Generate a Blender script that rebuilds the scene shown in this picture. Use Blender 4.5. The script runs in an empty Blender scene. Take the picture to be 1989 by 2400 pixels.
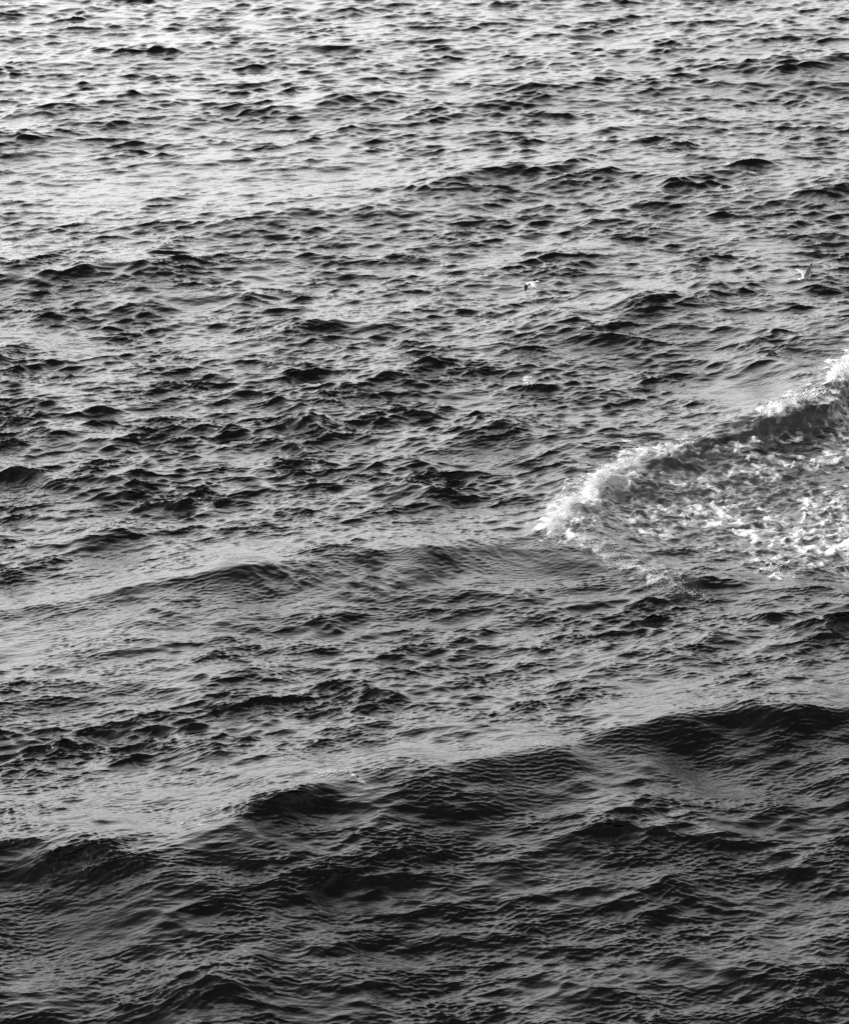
import bpy, math, random
import numpy as np
C = bpy.context.scene
R = math.radians
# ------------------------------------------------------------------ camera
CAM_H, PITCH, VFOV = 33.0, R(20.5), R(18.0)
cam = bpy.data.cameras.new('camera'); co = bpy.data.objects.new('camera', cam)
C.collection.objects.link(co); C.camera = co
co.location = (0, 0, CAM_H); co.rotation_euler = (R(90) - PITCH, 0, 0)
cam.sensor_fit = 'VERTICAL'; cam.sensor_height = 24; cam.lens = 12 / math.tan(VFOV / 2)
cam.clip_start = 0.5; cam.clip_end = 30000
# ------------------------------------------------------------------ sky, sun, exposure
SUN_EL, SUN_AZ = R(27), R(-98)        # sun high on the left, veiled
GLOW_EL, GLOW_AZ = R(23), R(-14)       # bright bank of cloud ahead
GLOW, GLOW_POW = 21.5, 6.2
w = bpy.data.worlds.new('World'); C.world = w; w.use_nodes = True
nt = w.node_tree; nt.nodes.clear()
sky = nt.nodes.new('ShaderNodeTexSky'); sky.sky_type = 'NISHITA'; sky.sun_disc = False
sky.sun_elevation = SUN_EL; sky.sun_rotation = SUN_AZ
sky.air_density = 1.0; sky.dust_density = 2.5; sky.ozone_density = 1.0
bw = nt.nodes.new('ShaderNodeRGBToBW'); bg = nt.nodes.new('ShaderNodeBackground')
bg.inputs['Strength'].default_value = 0.15
out = nt.nodes.new('ShaderNodeOutputWorld')
nt.links.new(sky.outputs[0], bw.inputs[0]); 
gd = (math.sin(GLOW_AZ) * math.cos(GLOW_EL), math.cos(GLOW_AZ) * math.cos(GLOW_EL), math.sin(GLOW_EL))
tc = nt.nodes.new('ShaderNodeTexCoord'); dp = nt.nodes.new('ShaderNodeVectorMath'); dp.operation = 'DOT_PRODUCT'
dp.inputs[1].default_value = gd; nt.links.new(tc.outputs['Generated'], dp.inputs[0])
def wm(op, a, b):
    n = nt.nodes.new('ShaderNodeMath'); n.operation = op
    for i, v in enumerate((a, b)):
        if isinstance(v, (int, float)): n.inputs[i].default_value = v
        else: nt.links.new(v, n.inputs[i])
    return n.outputs[0]
cn = nt.nodes.new('ShaderNodeTexNoise'); cn.inputs['Scale'].default_value = 2.2; cn.inputs['Detail'].default_value = 4
cm_ = nt.nodes.new('ShaderNodeMapping'); cm_.inputs['Scale'].default_value = (1, 1, 3); nt.links.new(tc.outputs['Generated'], cm_.inputs[0]); nt.links.new(cm_.outputs[0], cn.inputs[0])
glow = wm('MULTIPLY', wm('POWER', wm('MAXIMUM', dp.outputs['Value'], 0.0), GLOW_POW), GLOW)
glow = wm('MULTIPLY', glow, wm('ADD', wm('MULTIPLY', cn.outputs[0], .8), .6))
nt.links.new(wm('ADD', bw.outputs[0], glow), bg.inputs[0]); nt.links.new(bg.outputs[0], out.inputs[0])
sl = bpy.data.lights.new('sun', 'SUN'); so = bpy.data.objects.new('sun', sl); C.collection.objects.link(so)
sl.energy = 2.8; sl.angle = R(14); sl.color = (1, 1, 1)
# travels from the sun towards the scene
sd = (math.sin(SUN_AZ) * math.cos(SUN_EL), math.cos(SUN_AZ) * math.cos(SUN_EL), math.sin(SUN_EL))
import mathutils
so.rotation_euler = mathutils.Vector(sd).to_track_quat('Z', 'Y').to_euler()
C.view_settings.view_transform = 'Standard'; C.view_settings.look = 'None'
C.view_settings.exposure = 0.28; C.view_settings.gamma = 1; C.view_settings.use_curve_mapping = False
C.render.resolution_x, C.render.resolution_y = 848, 1024
C.cycles.max_bounces = 5; C.cycles.glossy_bounces = 3; C.cycles.diffuse_bounces = 2
C.cycles.use_denoising = False

FPX = 1200 / math.tan(VFOV / 2)
def at(px, py, z=0.0):
    """where the line of sight through a point of the photo (1989 x 2400) meets height z"""
    a, b = (px - 994.5) / FPX, (1200 - py) / FPX
    cp, sp = math.cos(PITCH), math.sin(PITCH)
    d = np.array((a, cp + b * sp, -sp + b * cp))
    t = (z - CAM_H) / d[2]
    return np.array((d[0] * t, d[1] * t, z))
def rng(px, py):
    p = at(px, py); return math.hypot(p[1], CAM_H)
sstep = lambda a, b, x: (lambda t: t * t * (3 - 2 * t))(np.clip((x - a) / (b - a), 0, 1))

# ------------------------------------------------------------------ sea surface: random sea + the swells that are there
def band_fields(N, L, seed, lam_lo, lam_hi, comps, slope_rms, chop):
    """periodic tile of height and sideways shift; comps = [(wavelength, width in octaves, weight, direction, spread power, isotropic)]"""
    g = np.random.default_rng(seed)
    dk = 2 * np.pi / L
    kx = (np.arange(N // 2 + 1) * dk).astype(np.float32)[None, :]
    ky = (np.fft.fftfreq(N, 1 / N) * dk).astype(np.float32)[:, None]
    k = np.sqrt(kx * kx + ky * ky); k[0, 0] = 1
    th = np.arctan2(ky, kx)
    B = np.zeros_like(k)
    for lam, oc, wgt, d, p, iso in comps:
        q = np.log2(k * lam / (2 * np.pi)) / oc
        c = np.abs(np.cos(th - d)) ** p
        B += wgt * np.exp(-0.5 * q * q) * (iso + (1 - iso) * c)
    lam = 2 * np.pi / k
    B *= sstep(lam_lo * 0.85, lam_lo * 1.15, lam) * (1 - sstep(lam_hi * 0.85, lam_hi * 1.15, lam))
    A = np.sqrt(B) / (k * k)
    A[0, 0] = 0
    s2 = 2 * np.sum((A * k) ** 2) - np.sum((A[:, 0] * k[:, 0]) ** 2)
    A *= slope_rms / math.sqrt(s2) * N * N * 0.7071
    H = A * (g.standard_normal(k.shape, dtype=np.float32) + 1j * g.standard_normal(k.shape, dtype=np.float32))
    out = [np.fft.irfft2(H, s=(N, N)).astype(np.float32)]
    for kk in (kx, ky):
        out.append((chop * np.fft.irfft2(1j * kk / k * H, s=(N, N))).astype(np.float32))
    return out
def samp(f, L, x, y):
    """smooth cubic look-up in periodic tiles"""
    N = f[0].shape[0]
    u = x / L * N; v = y / L * N
    i = np.floor(u); j = np.floor(v); a = (u - i).astype(np.float32); b = (v - j).astype(np.float32)
    i = i.astype(np.int64); j = j.astype(np.int64)
    def wt(t): return ((1 - t) ** 3 / 6, (3 * t ** 3 - 6 * t * t + 4) / 6, (-3 * t ** 3 + 3 * t * t + 3 * t + 1) / 6, t ** 3 / 6)
    wa, wb = wt(a), wt(b)
    res = [np.zeros(x.shape, np.float32) for _ in f]
    for n in range(4):
        jj = (j + n - 1) % N
        for m in range(4):
            idx = jj * N + (i + m - 1) % N
            ww = wa[m] * wb[n]
            for r, g in zip(res, f): r += ww * g.ravel()[idx]
    return res
SW = R(-62)      # direction the swell runs (towards the camera and to the right)
WD = R(-76)
LA, LB, LC = 163.0, 163.0, 11.7
TA = band_fields(1024, LA, 5, 3.4, 22, [(11, .55, 1.0, SW, 10, .02), (5, .5, .9, SW + .1, 6, .03)], 0.06, .9)
TB = band_fields(4096, LB, 11, 0.20, 3.4, [(2.1, .5, .28, WD, 3.5, .05), (.95, .55, .9, WD - .12, 3.5, .07), (.5, .5, .75, WD + .3, 14, .02), (.48, .5, .6, WD - .28, 14, .02), (.28, .5, .8, WD + .16, 16, .02), (.26, .5, .7, WD - .3, 16, .02)], 0.265, 1.0)
TC = band_fields(1024, LC, 23, 0.05, 0.20, [(.17, .8, 1.0, WD, 12.0, .03), (.12, .8, .6, WD, 8, .05)], 0.27, 0.75)
TD = band_fields(1024, 29.0, 31, .1, 1.2, [(.55, .7, .8, R(36), 11, .02), (.22, .6, 1.0, R(52), 12, .04)], .16, .9)      # ripples fanned over the shoulder of the breaker
# plain noise tiles for breaking things up
def noise_tile(N, seed, lo, hi, slope):
    g = np.random.default_rng(seed)
    k = np.sqrt(np.fft.fftfreq(N, 1 / N)[:, None] ** 2 + np.fft.rfftfreq(N, 1 / N)[None, :] ** 2); k[0, 0] = 1
    A = k ** slope * (k >= lo) * (k <= hi); A[0, 0] = 0
    f = np.fft.irfft2(A * np.exp(2j * np.pi * g.random(k.shape)), s=(N, N))
    return (f / f.std()).astype(np.float32)
NT = [noise_tile(1024, 40 + i, 8, 300, -1.9) for i in range(3)] + [noise_tile(1024, 50 + i, 8, 34, -2.2) for i in range(2)]      # largest features = 1/8 of the tile
def noise(x, y, lam, which=0):
    return samp([NT[which]], lam * 8.0, x + 31.7 * which, y + 17.3)[0]

def chord(x, y, P):
    """distance in front of a crest line (positive = camera side) and place along its chord 0..1 (beyond 0..1 past the ends)"""
    c = P[-1] - P[0]; l = np.hypot(*c); c = c / l; n = np.array((c[1], -c[0]))
    ps = (P - P[0]) @ c / l; po = (P - P[0]) @ n
    o_ = np.argsort(ps); S = np.linspace(-.3, 1.3, 161)
    off = np.interp(S, ps[o_], po[o_]); k_ = np.exp(-.5 * (np.arange(-6, 7) / 2.2) ** 2); k_ /= k_.sum()
    off = np.convolve(np.pad(off, 6, mode='edge'), k_, 'valid')
    t = ((x - P[0, 0]) * c[0] + (y - P[0, 1]) * c[1]) / l
    d = (x - P[0, 0]) * n[0] + (y - P[0, 1]) * n[1] - np.interp(t, S, off)
    return d.astype(np.float32), t.astype(np.float32), l
def smooth_line(pts, A, n=6):
    P = np.array([at(a, b, .9 * z)[:2] for (a, b), z in zip(pts, A)])
    if len(P) < 3: return P
    Q = np.vstack((2 * P[0] - P[1], P, 2 * P[-1] - P[-2])); o = []
    for i in range(1, len(Q) - 2):
        for t in np.linspace(0, 1, n, endpoint=False):
            a, b, c, d = Q[i - 1:i + 3]
            o.append(.5 * (2 * b + (c - a) * t + (2 * a - 5 * b + 4 * c - d) * t * t + (3 * b - 3 * c + d - a) * t ** 3))
    o.append(P[-1]); return np.array(o)
# crest line in the photo, height at its points, front width, back width, forward lean
RIDGES = [
    # the long dark roller across the lower third
    ([(-260, 2030), (0, 1968), (220, 1962), (460, 1938), (600, 1880), (735, 1818), (860, 1812), (1040, 1786), (1260, 1750), (1430, 1705), (1620, 1655), (1760, 1652), (1989, 1640), (2250, 1600)],
     [1.5, 1.5, 1.6, 1.85, 1.95, 2.0, 1.95, 1.9, 1.75, 1.7, 1.75, 1.75, 1.7, 1.5], 5.1, 10.0, .3),
    # smooth hump running left from the breaker
    ([(-260, 1480), (0, 1450), (330, 1395), (700, 1335), (1000, 1305), (1230, 1300), (1380, 1320)], [.2, .3, .6, .9, .95, .8, .3], 3.1, 7.5, .1),
    # the breaking wave
    ([(1275, 1262), (1330, 1190), (1400, 1130), (1480, 1068), (1600, 1028), (1700, 992), (1790, 952), (1900, 905), (1989, 845), (2150, 730)],
     [.25, .65, .8, .95, .95, 1.05, 1.3, 1.3, 1.25, .9], 1.5, 5.5, .45),
    # lip curling down from its tip
    ([(1300, 1235), (1370, 1262), (1430, 1320), (1530, 1385), (1700, 1400), (1989, 1450)], [.2, .4, .42, .38, .25, .2], 1.4, 1.6, .2),
    # bottom rollers
    ([(380, 2440), (520, 2350), (640, 2265), (760, 2225)], [.5, .6, .5, .1], 2.2, 1.8, .25),
    ([(-100, 2420), (120, 2370), (300, 2345)], [.3, .35, .1], 1.6, 1.5, .1),
    ([(1080, 2420), (1300, 2350), (1500, 2295), (1740, 2245), (1860, 2200), (2080, 2120)], [.25, .4, .5, .55, .6, .5], 2.4, 1.7, .3),
    ([(620, 2110), (820, 2080), (1000, 2010), (1200, 1990)], [.1, .28, .3, .1], 1.7, 2, .1),
    ([(1450, 2050), (1600, 2000), (1780, 1960), (2050, 1930)], [.15, .35, .35, .2], 1.8, 2, .15),
    ([(-100, 2230), (150, 2190), (330, 2150), (500, 2100)], [.25, .3, .25, .05], 2.2, 2.4, .1),
    ([(1300, 2160), (1500, 2130), (1700, 2090), (2050, 2080)], [.15, .3, .3, .2], 1.8, 2, .15),
    # between hump and roller
    ([(-200, 1700), (60, 1680), (330, 1640), (640, 1625), (900, 1600)], [.3, .4, .42, .35, .1], 2.1, 2.4, .2),
    ([(560, 1760), (800, 1740), (960, 1672), (1130, 1660)], [.1, .3, .4, .15], 2.0, 2, .2),
    ([(1300, 1600), (1560, 1580), (1700, 1560), (2050, 1480)], [.1, .35, .4, .45], 2.2, 2.4, .2),
    # dark crests of the middle and far water
    ([(1170, 780), (1300, 745), (1430, 715), (1480, 697), (1600, 715)], [.2, .45, .55, .62, .15], 1.6, 2.3, .25),
    ([(1020, 440), (1110, 410), (1220, 380), (1300, 364), (1400, 385), (1560, 368), (1760, 372)], [.25, .5, .55, .62, .5, .55, .3], 2.6, 3.4, .25),
    ([(800, 506), (930, 485), (1060, 470), (1150, 462)], [.2, .42, .4, .1], 1.9, 2.6, .2),
    ([(-100, 668), (60, 645), (200, 628), (380, 612), (480, 600)], [.4, .45, .5, .5, .15], 2.2, 3.0, .25),
    ([(400, 545), (560, 520), (700, 500), (790, 495)], [.15, .35, .4, .1], 2.0, 2.8, .2),
    ([(60, 262), (180, 228), (300, 215), (420, 205)], [.3, .5, .5, .15], 2.8, 3.2, .2),
    ([(700, 255), (860, 215), (1010, 202), (1130, 195), (1330, 190), (1440, 188)], [.2, .45, .5, .42, .42, .15], 2.6, 3.4, .2),
    ([(560, 800), (660, 760), (740, 742), (860, 745), (1000, 735)], [.15, .4, .45, .35, .1], 1.6, 2.2, .2),
    ([(-100, 800), (40, 775), (130, 770)], [.4, .5, .1], 1.6, 2.2, .2),
    ([(200, 720), (280, 695), (420, 690), (540, 668), (650, 655)], [.2, .45, .35, .4, .1], 1.6, 2.2, .2),
    ([(800, 920), (900, 880), (1000, 850), (1060, 850)], [.2, .4, .45, .1], 1.6, 2, .2),
    ([(680, 1010), (735, 978), (800, 1000)], [.2, .6, .1], 1.2, 1.4, .2),
    ([(30, 1020), (110, 1005), (230, 1030), (330, 1050)], [.3, .6, .5, .15], 1.5, 1.8, .2),
    ([(-80, 1120), (40, 1090), (150, 1140), (330, 1110), (420, 1130)], [.3, .45, .4, .45, .1], 1.5, 1.8, .2),
    ([(80, 1310), (200, 1270), (320, 1262), (420, 1300)], [.2, .5, .4, .1], 1.6, 1.6, .2),
    ([(940, 1200), (1008, 1180), (1060, 1200)], [.2, .42, .1], 1.1, 1.4, .2),
    ([(1060, 1060), (1200, 1010), (1290, 1030), (1340, 1060)], [.2, .45, .45, .15], 1.5, 1.8, .2),
    ([(1180, 930), (1300, 900), (1420, 905)], [.2, .35, .2], 1.4, 1.8, .2),
    ([(1590, 700), (1740, 655), (1850, 640), (2050, 615)], [.15, .4, .45, .3], 1.8, 2.4, .2),
    ([(1480, 800), (1640, 772), (1700, 775), (1800, 800)], [.15, .4, .4, .1], 1.5, 2.2, .2),
    ([(1540, 480), (1700, 455), (1989, 420), (2200, 400)], [.2, .4, .5, .3], 2.4, 3, .2),
    ([(1600, 140), (1800, 128), (2100, 110)], [.2, .5, .5], 2.8, 3.4, .2),
    ([(1280, 320), (1450, 290), (1700, 275)], [.2, .4, .1], 2.2, 3, .2),
    ([(-100, 345), (100, 320), (260, 322)], [.2, .3, .1], 2.6, 3, .2),
]
RIDGES = [(smooth_line(p, a), np.array(a), wf, wb, ln, len(p)) for p, a, wf, wb, ln in RIDGES]
# places where the short chop lies down (px, py, radius px, how much)
CALM = [((60, 1500), (520, 1430), 120, .6), ((520, 1460), (1300, 1385), 62, .7), ((900, 1380), (1400, 1370), 60, .7), ((250, 1560), (0, 1560), 60, .5),
        ((1400, 1180), (1900, 1250), 150, .45), ((0, 2060), (1200, 1890), 85, .5), ((1200, 1890), (1989, 1750), 80, .5), ((100, 2300), (500, 2200), 110, .5), ((1100, 2100), (1500, 1900), 110, .35),
        ((1600, 1960), (1989, 1900), 60, .4), ((1900, 900), (1730, 1000), 60, .6), ((0, 450), (900, 420), 70, .45)]
STEEP = [((-100, 1860), (1100, 1700), 55, .75), ((300, 1220), (1250, 1200), 45, .35), ((0, 1050), (700, 1050), 170, .3), ((700, 950), (1300, 1000), 170, .3), ((1300, 1500), (1989, 1550), 90, .3)]
FAN = [((450, 1470), (1100, 1390), 65, 1.0), ((850, 1330), (1330, 1330), 50, .8), ((1320, 1300), (1600, 1430), 40, .6), ((150, 1480), (450, 1480), 60, .5)]
def seg_d(x, y, a, b):
    """distance in 'photo pixels' on the water, foreshortening taken into account"""
    pa, pb = at(*a)[:2], at(*b)[:2]
    r = (math.hypot(pa[1], CAM_H) + math.hypot(pb[1], CAM_H)) / 2
    sx = FPX / r; sy = sx * CAM_H / r
    ax, ay, bx, by = pa[0] * sx, pa[1] * sy, pb[0] * sx, pb[1] * sy
    X, Y = x * sx, y * sy
    l2 = (bx - ax) ** 2 + (by - ay) ** 2 + 1e-9
    t = np.clip(((X - ax) * (bx - ax) + (Y - ay) * (by - ay)) / l2, 0, 1)
    return np.hypot(X - ax - t * (bx - ax), Y - ay - t * (by - ay))
# foam laid on the water: line, radius px, strength
FOAM = [((1282, 1245), (1335, 1190), 26, 1.15), ((1335, 1185), (1420, 1120), 28, 1.15), ((1420, 1115), (1500, 1068), 28, 1.05), ((1500, 1066), (1610, 1050), 20, .85),
        ((1320, 1245), (1370, 1262), 24, .7), ((1380, 1190), (1480, 1120), 34, .62), ((1350, 1240), (1400, 1210), 24, .8),
        ((1380, 1270), (1450, 1320), 30, .45), ((1450, 1315), (1540, 1360), 34, .36), ((1400, 1195), (1450, 1200), 18, .6),
        ((1430, 1195), (1540, 1240), 14, .62), ((1500, 1180), (1560, 1240), 16, .62), ((1570, 1130), (1700, 1150), 15, .6), ((1560, 1190), (1660, 1200), 16, .6),
        ((1650, 1215), (1720, 1215), 26, .8), ((1640, 1180), (1760, 1170), 14, .55), ((1715, 1228), (1783, 1258), 15, .82), ((1783, 1262), (1890, 1282), 18, .88), ((1880, 1282), (1989, 1262), 22, .85),
        ((1700, 1120), (1830, 1095), 14, .6), ((1760, 1070), (1990, 1080), 15, .66), ((1620, 1060), (1760, 1040), 12, .6), ((1740, 1045), (1740, 1035), 14, .8), ((1800, 1020), (1989, 1040), 20, .5),
        ((1900, 1070), (1989, 1065), 16, .66), ((1900, 1165), (1905, 1210), 16, .7), ((1800, 1200), (1860, 1245), 12, .62), ((1860, 1245), (1989, 1200), 16, .62), ((1960, 1170), (1989, 1250), 20, .7),
        ((1800, 1340), (1825, 1335), 12, .95), ((1770, 1300), (1989, 1330), 24, .5), ((1960, 1280), (2050, 1290), 26, .85), ((1560, 1370), (1500, 1300), 22, .4), ((1600, 1280), (1700, 1290), 12, .45),
        ((1800, 968), (1860, 942), 14, 1.1), ((1860, 945), (1930, 925), 10, .6), ((1955, 880), (1995, 850), 18, 1.15), ((1990, 840), (2100, 770), 20, 1.1), ((1930, 940), (1989, 990), 24, .5), ((2000, 950), (2200, 1300), 130, .55),
        ((1700, 1000), (1500, 1068), 8, .5), ((1225, 898), (1245, 900), 5, .7),
        ((730, 1814), (770, 1822), 5, .68), ((770, 1822), (870, 1808), 4, .55), ((560, 1900), (520, 1915), 4, .5), ((470, 1935), (490, 1925), 5, .5), ((370, 1952), (300, 1958), 3, .45), ((0, 1962), (30, 1958), 6, .5), ((960, 1800), (1010, 1795), 4, .5)]
AER = [((1330, 1180), (1650, 1050), 60, .8), ((1500, 1170), (1900, 1170), 110, 1.0), ((1740, 1000), (1989, 950), 45, 1.0), ((1750, 1260), (1989, 1280), 70, .9), ((1400, 1280), (1600, 1370), 40, .6), ((2050, 950), (2200, 1300), 150, .9)]

def sea(x, y, dist_row):
    """shape of the water over the rest points x, y; returns positions and foam, aeration"""
    damp = 1 - sstep(260, 900, np.hypot(x, y))
    nz = noise(x, y, 6.0, 3); nz2 = noise(x, y, 6.0, 4)
    calm = np.ones_like(x)
    for a, b, r, k in CALM: calm *= 1 - k * np.exp(-(seg_d(x, y, a, b) / r) ** 2)
    for a, b, r, k in STEEP: calm *= 1 + k * np.exp(-(seg_d(x, y, a, b) / r) ** 2)
    calm = calm * np.clip(1 + .22 * nz, .45, 1.6)
    quiet = damp * (.25 + .75 * sstep(88, 114, y))
    h, dx, dy = [q * quiet for q in samp(TA, LA, x, y)]
    b = samp(TB, LB, x, y)
    h += b[0] * calm * damp; dx += b[1] * calm * damp; dy += b[2] * calm * damp
    hb = b[0] * calm
    h0 = h.copy()
    dx += .16 * h0 * math.cos(WD); dy += .16 * h0 * math.sin(WD)
    fine = 1 - sstep(105, 165, dist_row)
    c = samp(TC, LC, x, y)
    gust = noise(x * .6, y, 3.2, 0)
    cm = (.45 + .55 * calm) * fine * np.clip(1 + 1.8 * hb, .4, 1.8) * np.clip(1 + .4 * gust, .25, 1.8)
    h += c[0] * cm; dx += c[1] * cm; dy += c[2] * cm
    fan = np.zeros_like(x)
    for a, b, r, k in FAN: fan = np.maximum(fan, k * np.exp(-(seg_d(x, y, a, b) / r) ** 2))
    e_ = samp(TD, 29.0, x, y); fan *= np.clip(1 + .6 * nz2 + .3 * noise(x, y, 2.5, 0), .05, 2)
    h += e_[0] * fan; dx += e_[1] * fan; dy += e_[2] * fan
    # the swells that can be told apart
    for P, A, wf, wb, lean, n in RIDGES:
        pad = 5 * max(wf, wb)
        m = (x > P[:, 0].min() - pad) & (x < P[:, 0].max() + pad) & (y > P[:, 1].min() - pad) & (y < P[:, 1].max() + pad)
        if not m.any(): continue
        wp_ = .09 if wf > 3 else .2
        xm, ym = x[m] + wp_ * nz2[m], y[m] + wp_ * nz[m]
        d, t, l = chord(xm, ym, P)
        tk = np.linspace(0, 1, n); ex = max(.4, 5 / l); ta = np.linspace(-ex, 1 + ex, 241); aa = np.interp(ta, tk, A)
        aa *= np.exp(-(np.maximum(np.maximum(-ta, ta - 1), 0) * l / 2.0) ** 2)
        k_ = np.exp(-.5 * (np.arange(-8, 9) / 3.) ** 2); aa = np.convolve(np.pad(aa, 8), k_ / k_.sum(), 'valid')
        a = np.interp(t, ta, aa, left=0, right=0)
        # fade past the ends
        e = .05 if wf > 3 else .16
        w_ = np.where(d > 0, wf, wb)
        s = np.sqrt((d / w_) ** 2 + e * e) - e
        prof = np.where(d > 0, (.5 * np.exp(-2.6 * s) + .5 * np.exp(-(d / 6.6) ** 2)) if wf > 5 else np.exp(-1.3 * s), np.exp(-1.3 * s)) - .2 * np.exp(-((d - 2.4 * wf) / (1.0 * wf)) ** 2)
        a = a * (1 if wf > 3 else .8) * np.clip(1 + (.05 if wf > 3 else .13) * nz[m], .6, 1.4)
        d = d + lean * a
        h[m] += a * prof
        q = lean * a * np.exp(-2.2 * s)
        tg = P[-1] - P[0]; tg = tg / np.hypot(*tg)
        dx[m] += q * tg[1]; dy[m] -= q * tg[0]
    # foam
    fo = np.zeros_like(x); ae = np.zeros_like(x)
    m = (y > 58) & (y < 125) & (np.abs(x) < 40)
    xs, ys = x[m], y[m]
    xe, ye = (x + dx)[m], (y + dy)[m]; lf = CAM_H / (CAM_H - h[m]); xe = xe * lf; ye = ye * lf   # where the lifted water is seen
    n1 = noise(xs, ys, .9, 2); n2 = noise(xs, ys, .35, 1); n3 = noise(xs * .5 + ys * .4, ys - xs * .3, 1.6, 0)
    F = np.zeros_like(xs); Q = np.zeros_like(xs)
    for a, b_, r, k in FOAM: F = np.maximum(F, k * np.exp(-(seg_d(xe + .15 * n1, ye + .35 * n3, a, b_) / r) ** 2))
    for a, b_, r, k in AER: Q = np.maximum(Q, k * np.exp(-(seg_d(xe, ye, a, b_) / r) ** 4))
    F = F + .13 * n1 * np.sqrt(np.clip(F, 0, 1)) + .3 * np.clip(Q, 0, 1) * sstep(.1, 1.4, n1 * .6 + n3 * .7)
    F = np.clip(F, 0, 1.2)
    fo[m] = F; ae[m] = Q
    n4 = noise(xs, ys, .8, 3)
    hh = sstep(.5, 1.0, F) * (.04 + .02 * n4) + Q * (.025 * n4 + .004 * n2)
    h[m] += hh
    return x + dx, y + dy, h, fo, ae

# grid: fine where the photo looks, coarse out to the horizon
ys = [46.0]
while ys[-1] < 176:
    y_ = ys[-1]; r = math.hypot(y_, CAM_H)
    ys.append(y_ + max(.000307 * r * r / CAM_H * .46, .02))
nf = len(ys)
while ys[-1] < 9000: ys.append(ys[-1] * 1.045 + .1)
near = [46.0]
while near[-1] > -60: near.append(near[-1] - max(.06, (46.0 - near[-1]) * .12))
ys = np.array(near[:0:-1] + ys)
us = list(np.linspace(-.178, .178, 1180))
du = us[1] - us[0]
e = []; u = .178; st = du
while u < 60: st *= 1.16; u += st; e.append(u)
us = np.array([-q for q in e[::-1]] + us + e)
Yg, Ug = np.meshgrid(ys, us, indexing='ij')
wr = np.hypot(np.maximum(Yg, 30), CAM_H)
X = (Ug * wr).astype(np.float64); Y = Yg.astype(np.float64)
sh = X.shape
px, py, pz, fo, ae = sea(X.ravel(), Y.ravel(), np.hypot(X, Y).ravel())
# coarse ring outside carries no waves finer than it can hold
ny, nx = sh
co_w = ((np.abs(Ug) < .186) & (Yg < 182) & (Yg > 44.5)).ravel()
pz = np.where(co_w, pz, pz * .5); px = np.where(co_w, px, X.ravel()); py = np.where(co_w, py, Y.ravel())
V = np.stack((px, py, pz), 1).astype(np.float32)
idx = np.arange(ny * nx, dtype=np.int32).reshape(ny, nx)
Q4 = np.stack((idx[:-1, :-1], idx[:-1, 1:], idx[1:, 1:], idx[1:, :-1]), -1).reshape(-1, 4)
ff = fo[Q4].max(1)

def mesh_obj(name, V, F, mat, attrs=None, parent=None, smooth=True):
    F = np.asarray(F, np.int32); k = F.shape[1]
    me = bpy.data.meshes.new(name)
    me.vertices.add(len(V)); me.vertices.foreach_set('co', np.asarray(V, np.float32).ravel())
    me.loops.add(F.size); me.loops.foreach_set('vertex_index', F.ravel())
    me.polygons.add(len(F)); me.polygons.foreach_set('loop_start', np.arange(0, F.size, k, dtype=np.int32))
    if smooth: me.polygons.foreach_set('use_smooth', np.ones(len(F), bool))
    for n, a in (attrs or {}).items():
        at_ = me.attributes.new(n, 'FLOAT', 'POINT'); at_.data.foreach_set('value', a.astype(np.float32))
    me.update(); me.validate()
    me.materials.append(mat)
    o = bpy.data.objects.new(name, me); C.collection.objects.link(o)
    if parent: o.parent = parent
    return o
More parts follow.
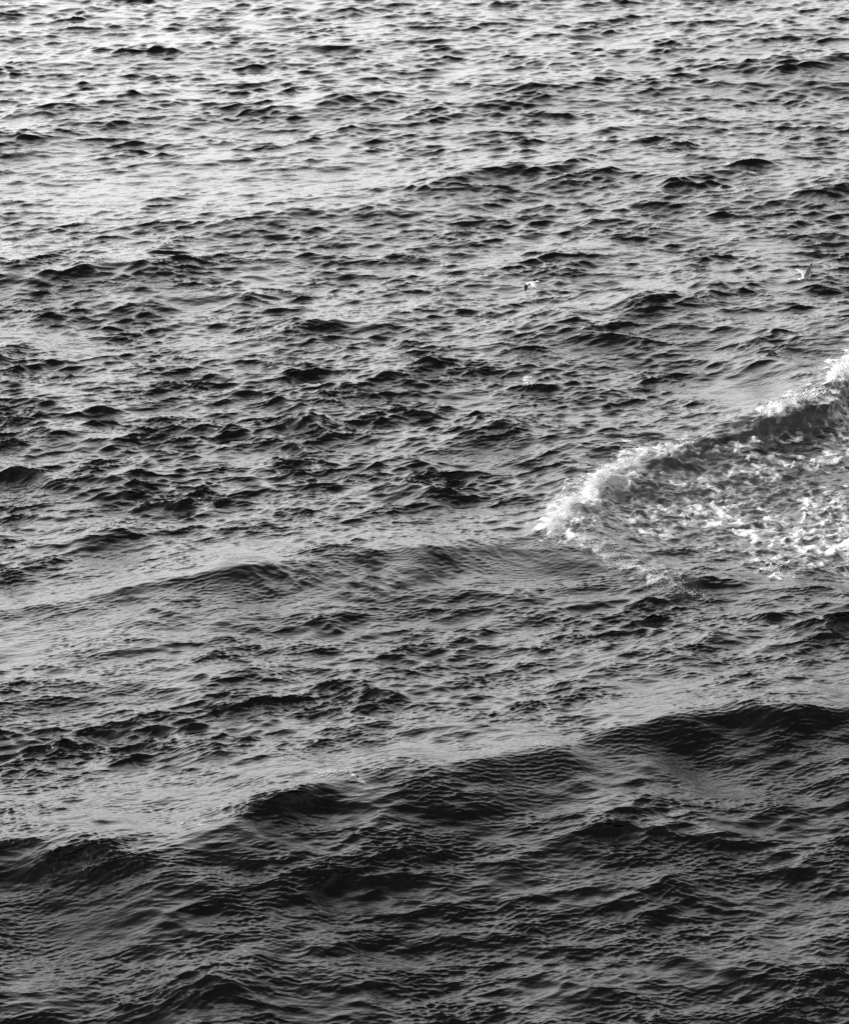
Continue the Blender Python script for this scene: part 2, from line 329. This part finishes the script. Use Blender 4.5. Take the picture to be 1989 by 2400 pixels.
# ------------------------------------------------------------------ materials
def new_mat(name):
    m = bpy.data.materials.new(name); m.use_nodes = True; m.node_tree.nodes.clear(); return m, m.node_tree
def N(nt, t, **k):
    n = nt.nodes.new('ShaderNode' + t)
    for a, v in k.items(): setattr(n, a, v)
    return n
def mth(nt, op, a, b=None, c=None, clamp=False):
    n = N(nt, 'Math', operation=op, use_clamp=clamp)
    for i, v in enumerate((a, b, c)):
        if v is None: continue
        if isinstance(v, (int, float)): n.inputs[i].default_value = v
        else: nt.links.new(v, n.inputs[i])
    return n.outputs[0]
def sea_material():
    m, nt = new_mat('sea_water'); L = nt.links.new
    geo = N(nt, 'NewGeometry'); pos = geo.outputs['Position']
    mp = N(nt, 'Mapping'); mp.inputs['Rotation'].default_value = (0, 0, R(-14)); mp.inputs['Scale'].default_value = (.3, 1.0, .8); L(pos, mp.inputs[0])
    n1 = N(nt, 'TexNoise'); n1.inputs['Scale'].default_value = 7.5; n1.inputs['Detail'].default_value = 5; n1.inputs['Roughness'].default_value = .62; n1.inputs['Distortion'].default_value = .3; L(mp.outputs[0], n1.inputs[0])
    bump = N(nt, 'Bump'); bump.inputs['Strength'].default_value = 1; bump.inputs['Distance'].default_value = .02; L(n1.outputs[0], bump.inputs['Height'])
    fa = N(nt, 'Attribute', attribute_name='foam').outputs['Fac']; aa = N(nt, 'Attribute', attribute_name='aerated').outputs['Fac']
    wat = N(nt, 'BsdfPrincipled'); wat.inputs['IOR'].default_value = 1.333; wat.inputs['Roughness'].default_value = .09
    cr = N(nt, 'Mix', data_type='RGBA'); L(aa, cr.inputs[0]); cr.inputs[6].default_value = (.0025, .0025, .0025, 1); cr.inputs[7].default_value = (.07, .07, .07, 1)
    L(cr.outputs[2], wat.inputs['Base Color']); L(bump.outputs[0], wat.inputs['Normal'])
    # foam cells: fine bubbles and torn lace
    wp = N(nt, 'TexNoise'); wp.inputs['Scale'].default_value = 1.6; wp.inputs['Detail'].default_value = 4; L(pos, wp.inputs[0])
    wv = N(nt, 'VectorMath', operation='MULTIPLY_ADD'); L(wp.outputs['Color'], wv.inputs[0]); wv.inputs[1].default_value = (.9, .9, .3); L(pos, wv.inputs[2])
    vo = N(nt, 'TexVoronoi', feature='DISTANCE_TO_EDGE'); vo.inputs['Scale'].default_value = 2.6; L(wv.outputs[0], vo.inputs[0])
    lace = mth(nt, 'SUBTRACT', 1.0, mth(nt, 'MULTIPLY', vo.outputs[0], 4.5, clamp=True))
    n2 = N(nt, 'TexNoise'); n2.inputs['Scale'].default_value = 3.6; n2.inputs['Detail'].default_value = 5; n2.inputs['Roughness'].default_value = .6; n2.inputs['Distortion'].default_value = .9; mp2 = N(nt, 'Mapping'); mp2.inputs['Rotation'].default_value = (0, 0, R(8)); mp2.inputs['Scale'].default_value = (.34, 1.0, .7); L(pos, mp2.inputs[0]); L(mp2.outputs[0], n2.inputs[0])
    rd = mth(nt, 'SUBTRACT', .62, mth(nt, 'MULTIPLY', mth(nt, 'ABSOLUTE', mth(nt, 'SUBTRACT', n2.outputs[0], .5)), 6.0))     # thin torn threads
    nn = mth(nt, 'ADD', mth(nt, 'MULTIPLY', mth(nt, 'SUBTRACT', n2.outputs[0], .5), 1.2), mth(nt, 'MULTIPLY', rd, .55))
    s = mth(nt, 'ADD', mth(nt, 'ADD', mth(nt, 'MULTIPLY', fa, 1.5), nn), mth(nt, 'MULTIPLY', lace, .42))
    mr = N(nt, 'MapRange', interpolation_type='SMOOTHSTEP'); mr.inputs[1].default_value = .82; mr.inputs[2].default_value = 1.95; L(s, mr.inputs[0])
    f = mth(nt, 'MULTIPLY', mr.outputs[0], mth(nt, 'MULTIPLY', fa, 4.0, clamp=True), clamp=True)
    foam = N(nt, 'BsdfPrincipled'); foam.inputs['Base Color'].default_value = (.7, .7, .7, 1); foam.inputs['Roughness'].default_value = .8
    n3 = N(nt, 'TexNoise'); n3.inputs['Scale'].default_value = 16; n3.inputs['Detail'].default_value = 6; n3.inputs['Roughness'].default_value = .7; L(pos, n3.inputs[0])
    b2 = N(nt, 'Bump'); b2.inputs['Distance'].default_value = .025; L(n3.outputs[0], b2.inputs['Height']); L(b2.outputs[0], foam.inputs['Normal'])
    mx = N(nt, 'MixShader'); L(f, mx.inputs[0]); L(wat.outputs[0], mx.inputs[1]); L(foam.outputs[0], mx.inputs[2])
    o = N(nt, 'OutputMaterial'); L(mx.outputs[0], o.inputs[0])
    return m
SEA = sea_material()
def sub(sel):
    f = Q4[sel]; u_, inv = np.unique(f, return_inverse=True)
    return V[u_], inv.reshape(f.shape), {'foam': fo[u_], 'aerated': ae[u_]}
isf = ff > .42
v, f, a = sub(~isf); water = mesh_obj('sea_water', v, f, SEA, a); water['kind'] = 'structure'; water['label'] = 'dark rippled open sea with diagonal swells'
v, f, a = sub(isf); foamo = mesh_obj('sea_foam', v, f, SEA, a)
foamo['kind'] = 'stuff'; foamo['label'] = 'white torn foam lying on and behind the breaking wave'; foamo['category'] = 'foam'

# ------------------------------------------------------------------ spray thrown off the crests
def plain(name, col, rough=.6):
    m, nt = new_mat(name); b = N(nt, 'BsdfPrincipled')
    tc = N(nt, 'TexCoord'); n = N(nt, 'TexNoise'); n.inputs['Scale'].default_value = 30; nt.links.new(tc.outputs['Object'], n.inputs[0])
    mr = N(nt, 'MapRange'); mr.inputs[3].default_value = col * .88; mr.inputs[4].default_value = min(col * 1.1, .95); nt.links.new(n.outputs[0], mr.inputs[0])
    nt.links.new(mr.outputs[0], b.inputs['Base Color']); b.inputs['Roughness'].default_value = rough
    o = N(nt, 'OutputMaterial'); nt.links.new(b.outputs[0], o.inputs[0]); return m
SPRAY = plain('spray', .85)
g = np.random.default_rng(3)
Vg = V.reshape(ny, nx, 3)
fine_sel = np.where(co_w & (fo > .3))[0]
# (line on the photo, spread px, count, rise m, size m)
BURSTS = [((1282, 1248), (1335, 1185), 14, 22000, .26, .0052), ((1335, 1185), (1420, 1118), 13, 18000, .26, .0052), ((1420, 1112), (1520, 1062), 11, 12000, .24, .005),
          ((1520, 1062), (1620, 1040), 8, 350, .15, .013), ((1370, 1262), (1440, 1318), 18, 5000, .14, .0055), ((1440, 1310), (1540, 1370), 20, 3600, .12, .005), ((1540, 1360), (1640, 1390), 16, 300, .1, .012),
          ((1790, 968), (1860, 940), 9, 5000, .24, .008), ((1860, 940), (1930, 920), 8, 400, .2, .016), ((1950, 890), (1995, 845), 12, 8000, .34, .008), ((1995, 845), (2080, 780), 14, 1000, .4, .018),
          ((735, 1812), (780, 1815), 9, 500, .2, .005), ((780, 1815), (930, 1800), 6, 400, .1, .005), ((960, 1797), (1040, 1788), 5, 300, .1, .005), ((360, 1955), (470, 1935), 4, 200, .05, .005), ((470, 1935), (580, 1895), 5, 400, .06, .005),
          ((0, 1966), (35, 1962), 6, 300, .08, .005), ((1620, 1655), (1680, 1650), 4, 400, .08, .006), ((1255, 1750), (1285, 1742), 3, 200, .06, .006), ((1225, 898), (1248, 902), 4, 120, .05, .013), ((1800, 1335), (1830, 1330), 6, 220, .08, .014)]
pts = []; sz = []
iV = V[co_w]; lf = CAM_H / (CAM_H - iV[:, 2]); iX = iV[:, 0] * lf; iY = iV[:, 1] * lf
for a, b, r, cnt, rise, s0 in BURSTS:
    P = []
    d = seg_d(iX, iY, a, b)
    wgt = np.exp(-(d / r) ** 2); wgt[d > 2.5 * r] = 0
    wgt *= np.clip(iV[:, 2] + .6, .05, 3) ** 2
    c = np.random.default_rng(len(pts)).choice(len(iV), size=cnt, p=wgt / wgt.sum())
    base = iV[c] + g.normal(0, .03, (cnt, 3))
    up = g.exponential(rise * .35, cnt); up = np.minimum(up, rise * 2)
    base[:, 2] += up; base[:, 0] -= up * .25 * g.random(cnt); base[:, 1] += up * .4 * g.random(cnt)
    pts.append(base); sz.append(s0 * g.lognormal(-.35, .5, cnt) * np.clip(1.15 - up / (rise * 2), .3, 1))
pts = np.concatenate(pts); sz = np.concatenate(sz)
OV = np.array([(1, 0, 0), (-1, 0, 0), (0, 1, 0), (0, -1, 0), (0, 0, 1), (0, 0, -1)], float)
OF = np.array([(0, 2, 4), (2, 1, 4), (1, 3, 4), (3, 0, 4), (2, 0, 5), (1, 2, 5), (3, 1, 5), (0, 3, 5)])
sv = (pts[:, None, :] + OV[None] * sz[:, None, None] * g.uniform(.6, 1.4, (len(pts), 6, 1))).reshape(-1, 3)
sf = (OF[None] + 6 * np.arange(len(pts))[:, None, None]).reshape(-1, 3)
spray = mesh_obj('sea_spray', sv, sf, SPRAY, smooth=False)
spray['kind'] = 'stuff'; spray['label'] = 'fine white droplets thrown up from the wave crests'; spray['category'] = 'spray'

# ------------------------------------------------------------------ the two gulls
WHITE = plain('white_plumage', .8); GREY = plain('grey_plumage', .6); DARK = plain('black_plumage', .03); BEAK = plain('beak_horn', .06, .4)
def loft(rings):
    """rings: list of (centre, half-width, half-height) along an axis; closed skin"""
    V_, F_ = [], []; k = 14
    for c, a, b, sx, sz_ in rings:
        for i in range(k):
            t = 2 * math.pi * i / k
            V_.append(c + sx * a * math.cos(t) + sz_ * b * math.sin(t))
    for r in range(len(rings) - 1):
        for i in range(k):
            F_.append((r * k + i, r * k + (i + 1) % k, (r + 1) * k + (i + 1) % k, (r + 1) * k + i))
    return np.array(V_), F_
def gull(name, loc, fwd, up, wings, scale=1.0, label='', tips=(13, 13)):
    """body along fwd; wings = two lists of joint points (root, wrist, tip) given as (out, up, forward) in the bird's own frame"""
    fwd = np.array(fwd, float); fwd /= np.linalg.norm(fwd); up = np.array(up, float); up -= fwd * (up @ fwd); up /= np.linalg.norm(up)
    rt = np.cross(fwd, up)
    root = bpy.data.objects.new(name, None); C.collection.objects.link(root); root.location = loc; root.empty_display_size = .2
    root['label'] = label; root['category'] = 'bird'; root['group'] = 'gulls flying low over the sea'
    W = lambda r, u_, f_: (rt * r + up * u_ + fwd * f_) * scale
    prof = [(-.150, .012, .010, .004), (-.135, .030, .020, .004), (-.09, .050, .040, .0), (-.03, .062, .056, -.004), (.04, .060, .058, -.004), (.09, .046, .046, .004), (.12, .036, .037, .014), (.145, .037, .036, .018), (.17, .034, .032, .018), (.19, .022, .020, .014), (.198, .010, .009, .011)]
    vv, f_ = loft([(W(0, z, f), a * scale, b * scale, rt, up) for f, a, b, z in prof])
    n0 = len(vv); vv = np.vstack((vv, W(0, .004, -.158), W(0, .011, .2)))
    f3 = [(*q,) for q in f_] + [((i + 1) % 14, i, n0, n0) for i in range(14)] + [(n0 - 14 + i, n0 - 14 + (i + 1) % 14, n0 + 1, n0 + 1) for i in range(14)]
    tri = [t for q in f3 for t in ((q[0], q[1], q[2]), (q[0], q[2], q[3])) if len(set(t)) == 3]
    mesh_obj('body', vv, tri, WHITE, parent=root)
    # beak
    bv, bf = loft([(W(0, .010, .19), .008 * scale, .009 * scale, rt, up), (W(0, .008, .215), .005 * scale, .006 * scale, rt, up), (W(0, .003, .235), .001 * scale, .001 * scale, rt, up)])
    mesh_obj('beak', bv, bf, BEAK, parent=root)
    for s in (-1, 1):       # dark smudge and eye at each side of the head
        ev, ef = loft([(W(s * .034, .022, .150), .002 * scale, .002 * scale, fwd, up), (W(s * .037, .022, .152), .012 * scale, .011 * scale, fwd, up), (W(s * .042, .022, .154), .003 * scale, .003 * scale, fwd, up)])
        mesh_obj('eye', ev, ef, DARK, parent=root)
    # tail: a thin fan with thickness
    tv = []; n = 9
    for k in range(n):
        a = (k / (n - 1) - .5) * R(36)
        for rr, th in ((.06, .004), (.165 - .012 * math.cos(a * 5), .0015)):
            for z in (th, -th): tv.append(W(math.sin(a) * rr, .004 + z, -.10 - math.cos(a) * rr))
    tf = []
    for k in range(n - 1):
        i = 4 * k; j = i + 4
        tf += [(i, j, j + 2, i + 2), (i + 1, i + 3, j + 3, j + 1), (i + 2, j + 2, j + 3, i + 3), (i, i + 1, j + 1, j)]
    tf += [(0, 2, 3, 1), (4 * n - 4, 4 * n - 3, 4 * n - 1, 4 * n - 2)]
    mesh_obj('tail', tv, tf, WHITE, parent=root)
    # wings
    for s, joints, tp in zip((-1, 1), wings, tips):
        J = np.array(joints, float)           # out, up, forward
        n = 16; tt = np.linspace(0, 1, n); kn = np.linspace(0, 1, len(J))
        chord = np.interp(tt, [0, .3, .5, .7, .88, 1], [.19, .185, .17, .13, .07, .01])
        P = np.stack([np.interp(tt, kn, J[:, q]) for q in range(3)], 1)
        Ps = P.copy(); Ps[1:-1] = (P[:-2] + 2 * P[1:-1] + P[2:]) / 4; P = Ps
        tan = np.gradient(P, axis=0)
        def section(i, f0, f1, zoff, th):
            """a strip of the wing between chord fractions f0 (leading) and f1 (trailing)"""
            c = chord[i]; o = []
            t_ = tan[i] / (np.linalg.norm(tan[i]) + 1e-9)
            nrm = np.cross(np.array((0, 0, 1.)), t_); nrm = nrm / (np.linalg.norm(nrm) + 1e-9)   # (out, up, fwd) frame
            if nrm[1] < 0: nrm = -nrm
            K = 6
            for q in range(K):
                fr = f0 + (f1 - f0) * q / (K - 1)
                cam_ = .10 * c * math.sin(math.pi * min(fr * .9 + .05, 1))
                thick = th * c * (math.sqrt(max(fr, .02)) * (1 - fr) * 1.6 + .06)
                base = P[i] + np.array((0, 0, .35 * c)) - np.array((0, 0, c)) * fr + nrm * (cam_ + zoff)
                o.append((base + nrm * thick * .5, base - nrm * thick * .5))
            return o
        def strip(nm, i0, i1, f0, f1, mat, zoff=0, th=.10, par=root):
            vs = []; K = 6
            for i in range(i0, i1):
                for a_, b_ in section(i, f0, f1, zoff, th): vs += [W(s * a_[0], a_[1], a_[2]), W(s * b_[0], b_[1], b_[2])]
            fs = []; m_ = i1 - i0; st_ = 2 * K
            for i in range(m_ - 1):
                for q in range(K - 1):
                    a0 = i * st_ + 2 * q; b0 = a0 + st_
                    fs += [(a0, b0, b0 + 2, a0 + 2), (a0 + 1, a0 + 3, b0 + 3, b0 + 1)]
                a0 = i * st_; b0 = a0 + st_
                fs += [(a0, a0 + 1, b0 + 1, b0), (a0 + st_ - 2, b0 + st_ - 2, b0 + st_ - 1, a0 + st_ - 1)]
            for q in range(K - 1):
                a0 = 2 * q; fs.append((a0, a0 + 2, a0 + 3, a0 + 1)); a0 += (m_ - 1) * st_; fs.append((a0, a0 + 1, a0 + 3, a0 + 2))
            return mesh_obj(nm, vs, fs, mat, parent=par)
        wg = strip('wing', 0, tp + 1, .26, 1, GREY)
        strip('leading_edge', 0, tp + 1, 0, .262, WHITE, par=wg)
        strip('wing_tip', tp, n, 0, 1, DARK, th=.11, par=wg)
    return root
p1 = at(1246, 664, 1.9)
gull('gull', p1, (-.75, -.58, -.10), (.05, -.15, 1), (
     [(.03, .02, .03), (.20, .00, .06), (.33, -.08, -.05), (.45, -.17, -.22)],
     [(.03, .02, .03), (.14, -.03, .08), (.21, -.18, .06), (.24, -.38, .03)]), 1.15,
     'white gull with both wings pressed down, left one of the two', (13, 7))
p2 = at(1886, 651, 1.3)
gull('gull', p2, (.85, .48, .06), (0, -.12, 1), (
     [(.03, .02, .03), (.14, .09, .07), (.29, .13, .02), (.47, .17, -.12)],
     [(.03, .02, .03), (.08, .20, .06), (.16, .40, .05), (.28, .60, .02)]), 1.15,
     'white gull with wings raised in a V, near the right edge above a dark crest', (13, 12))
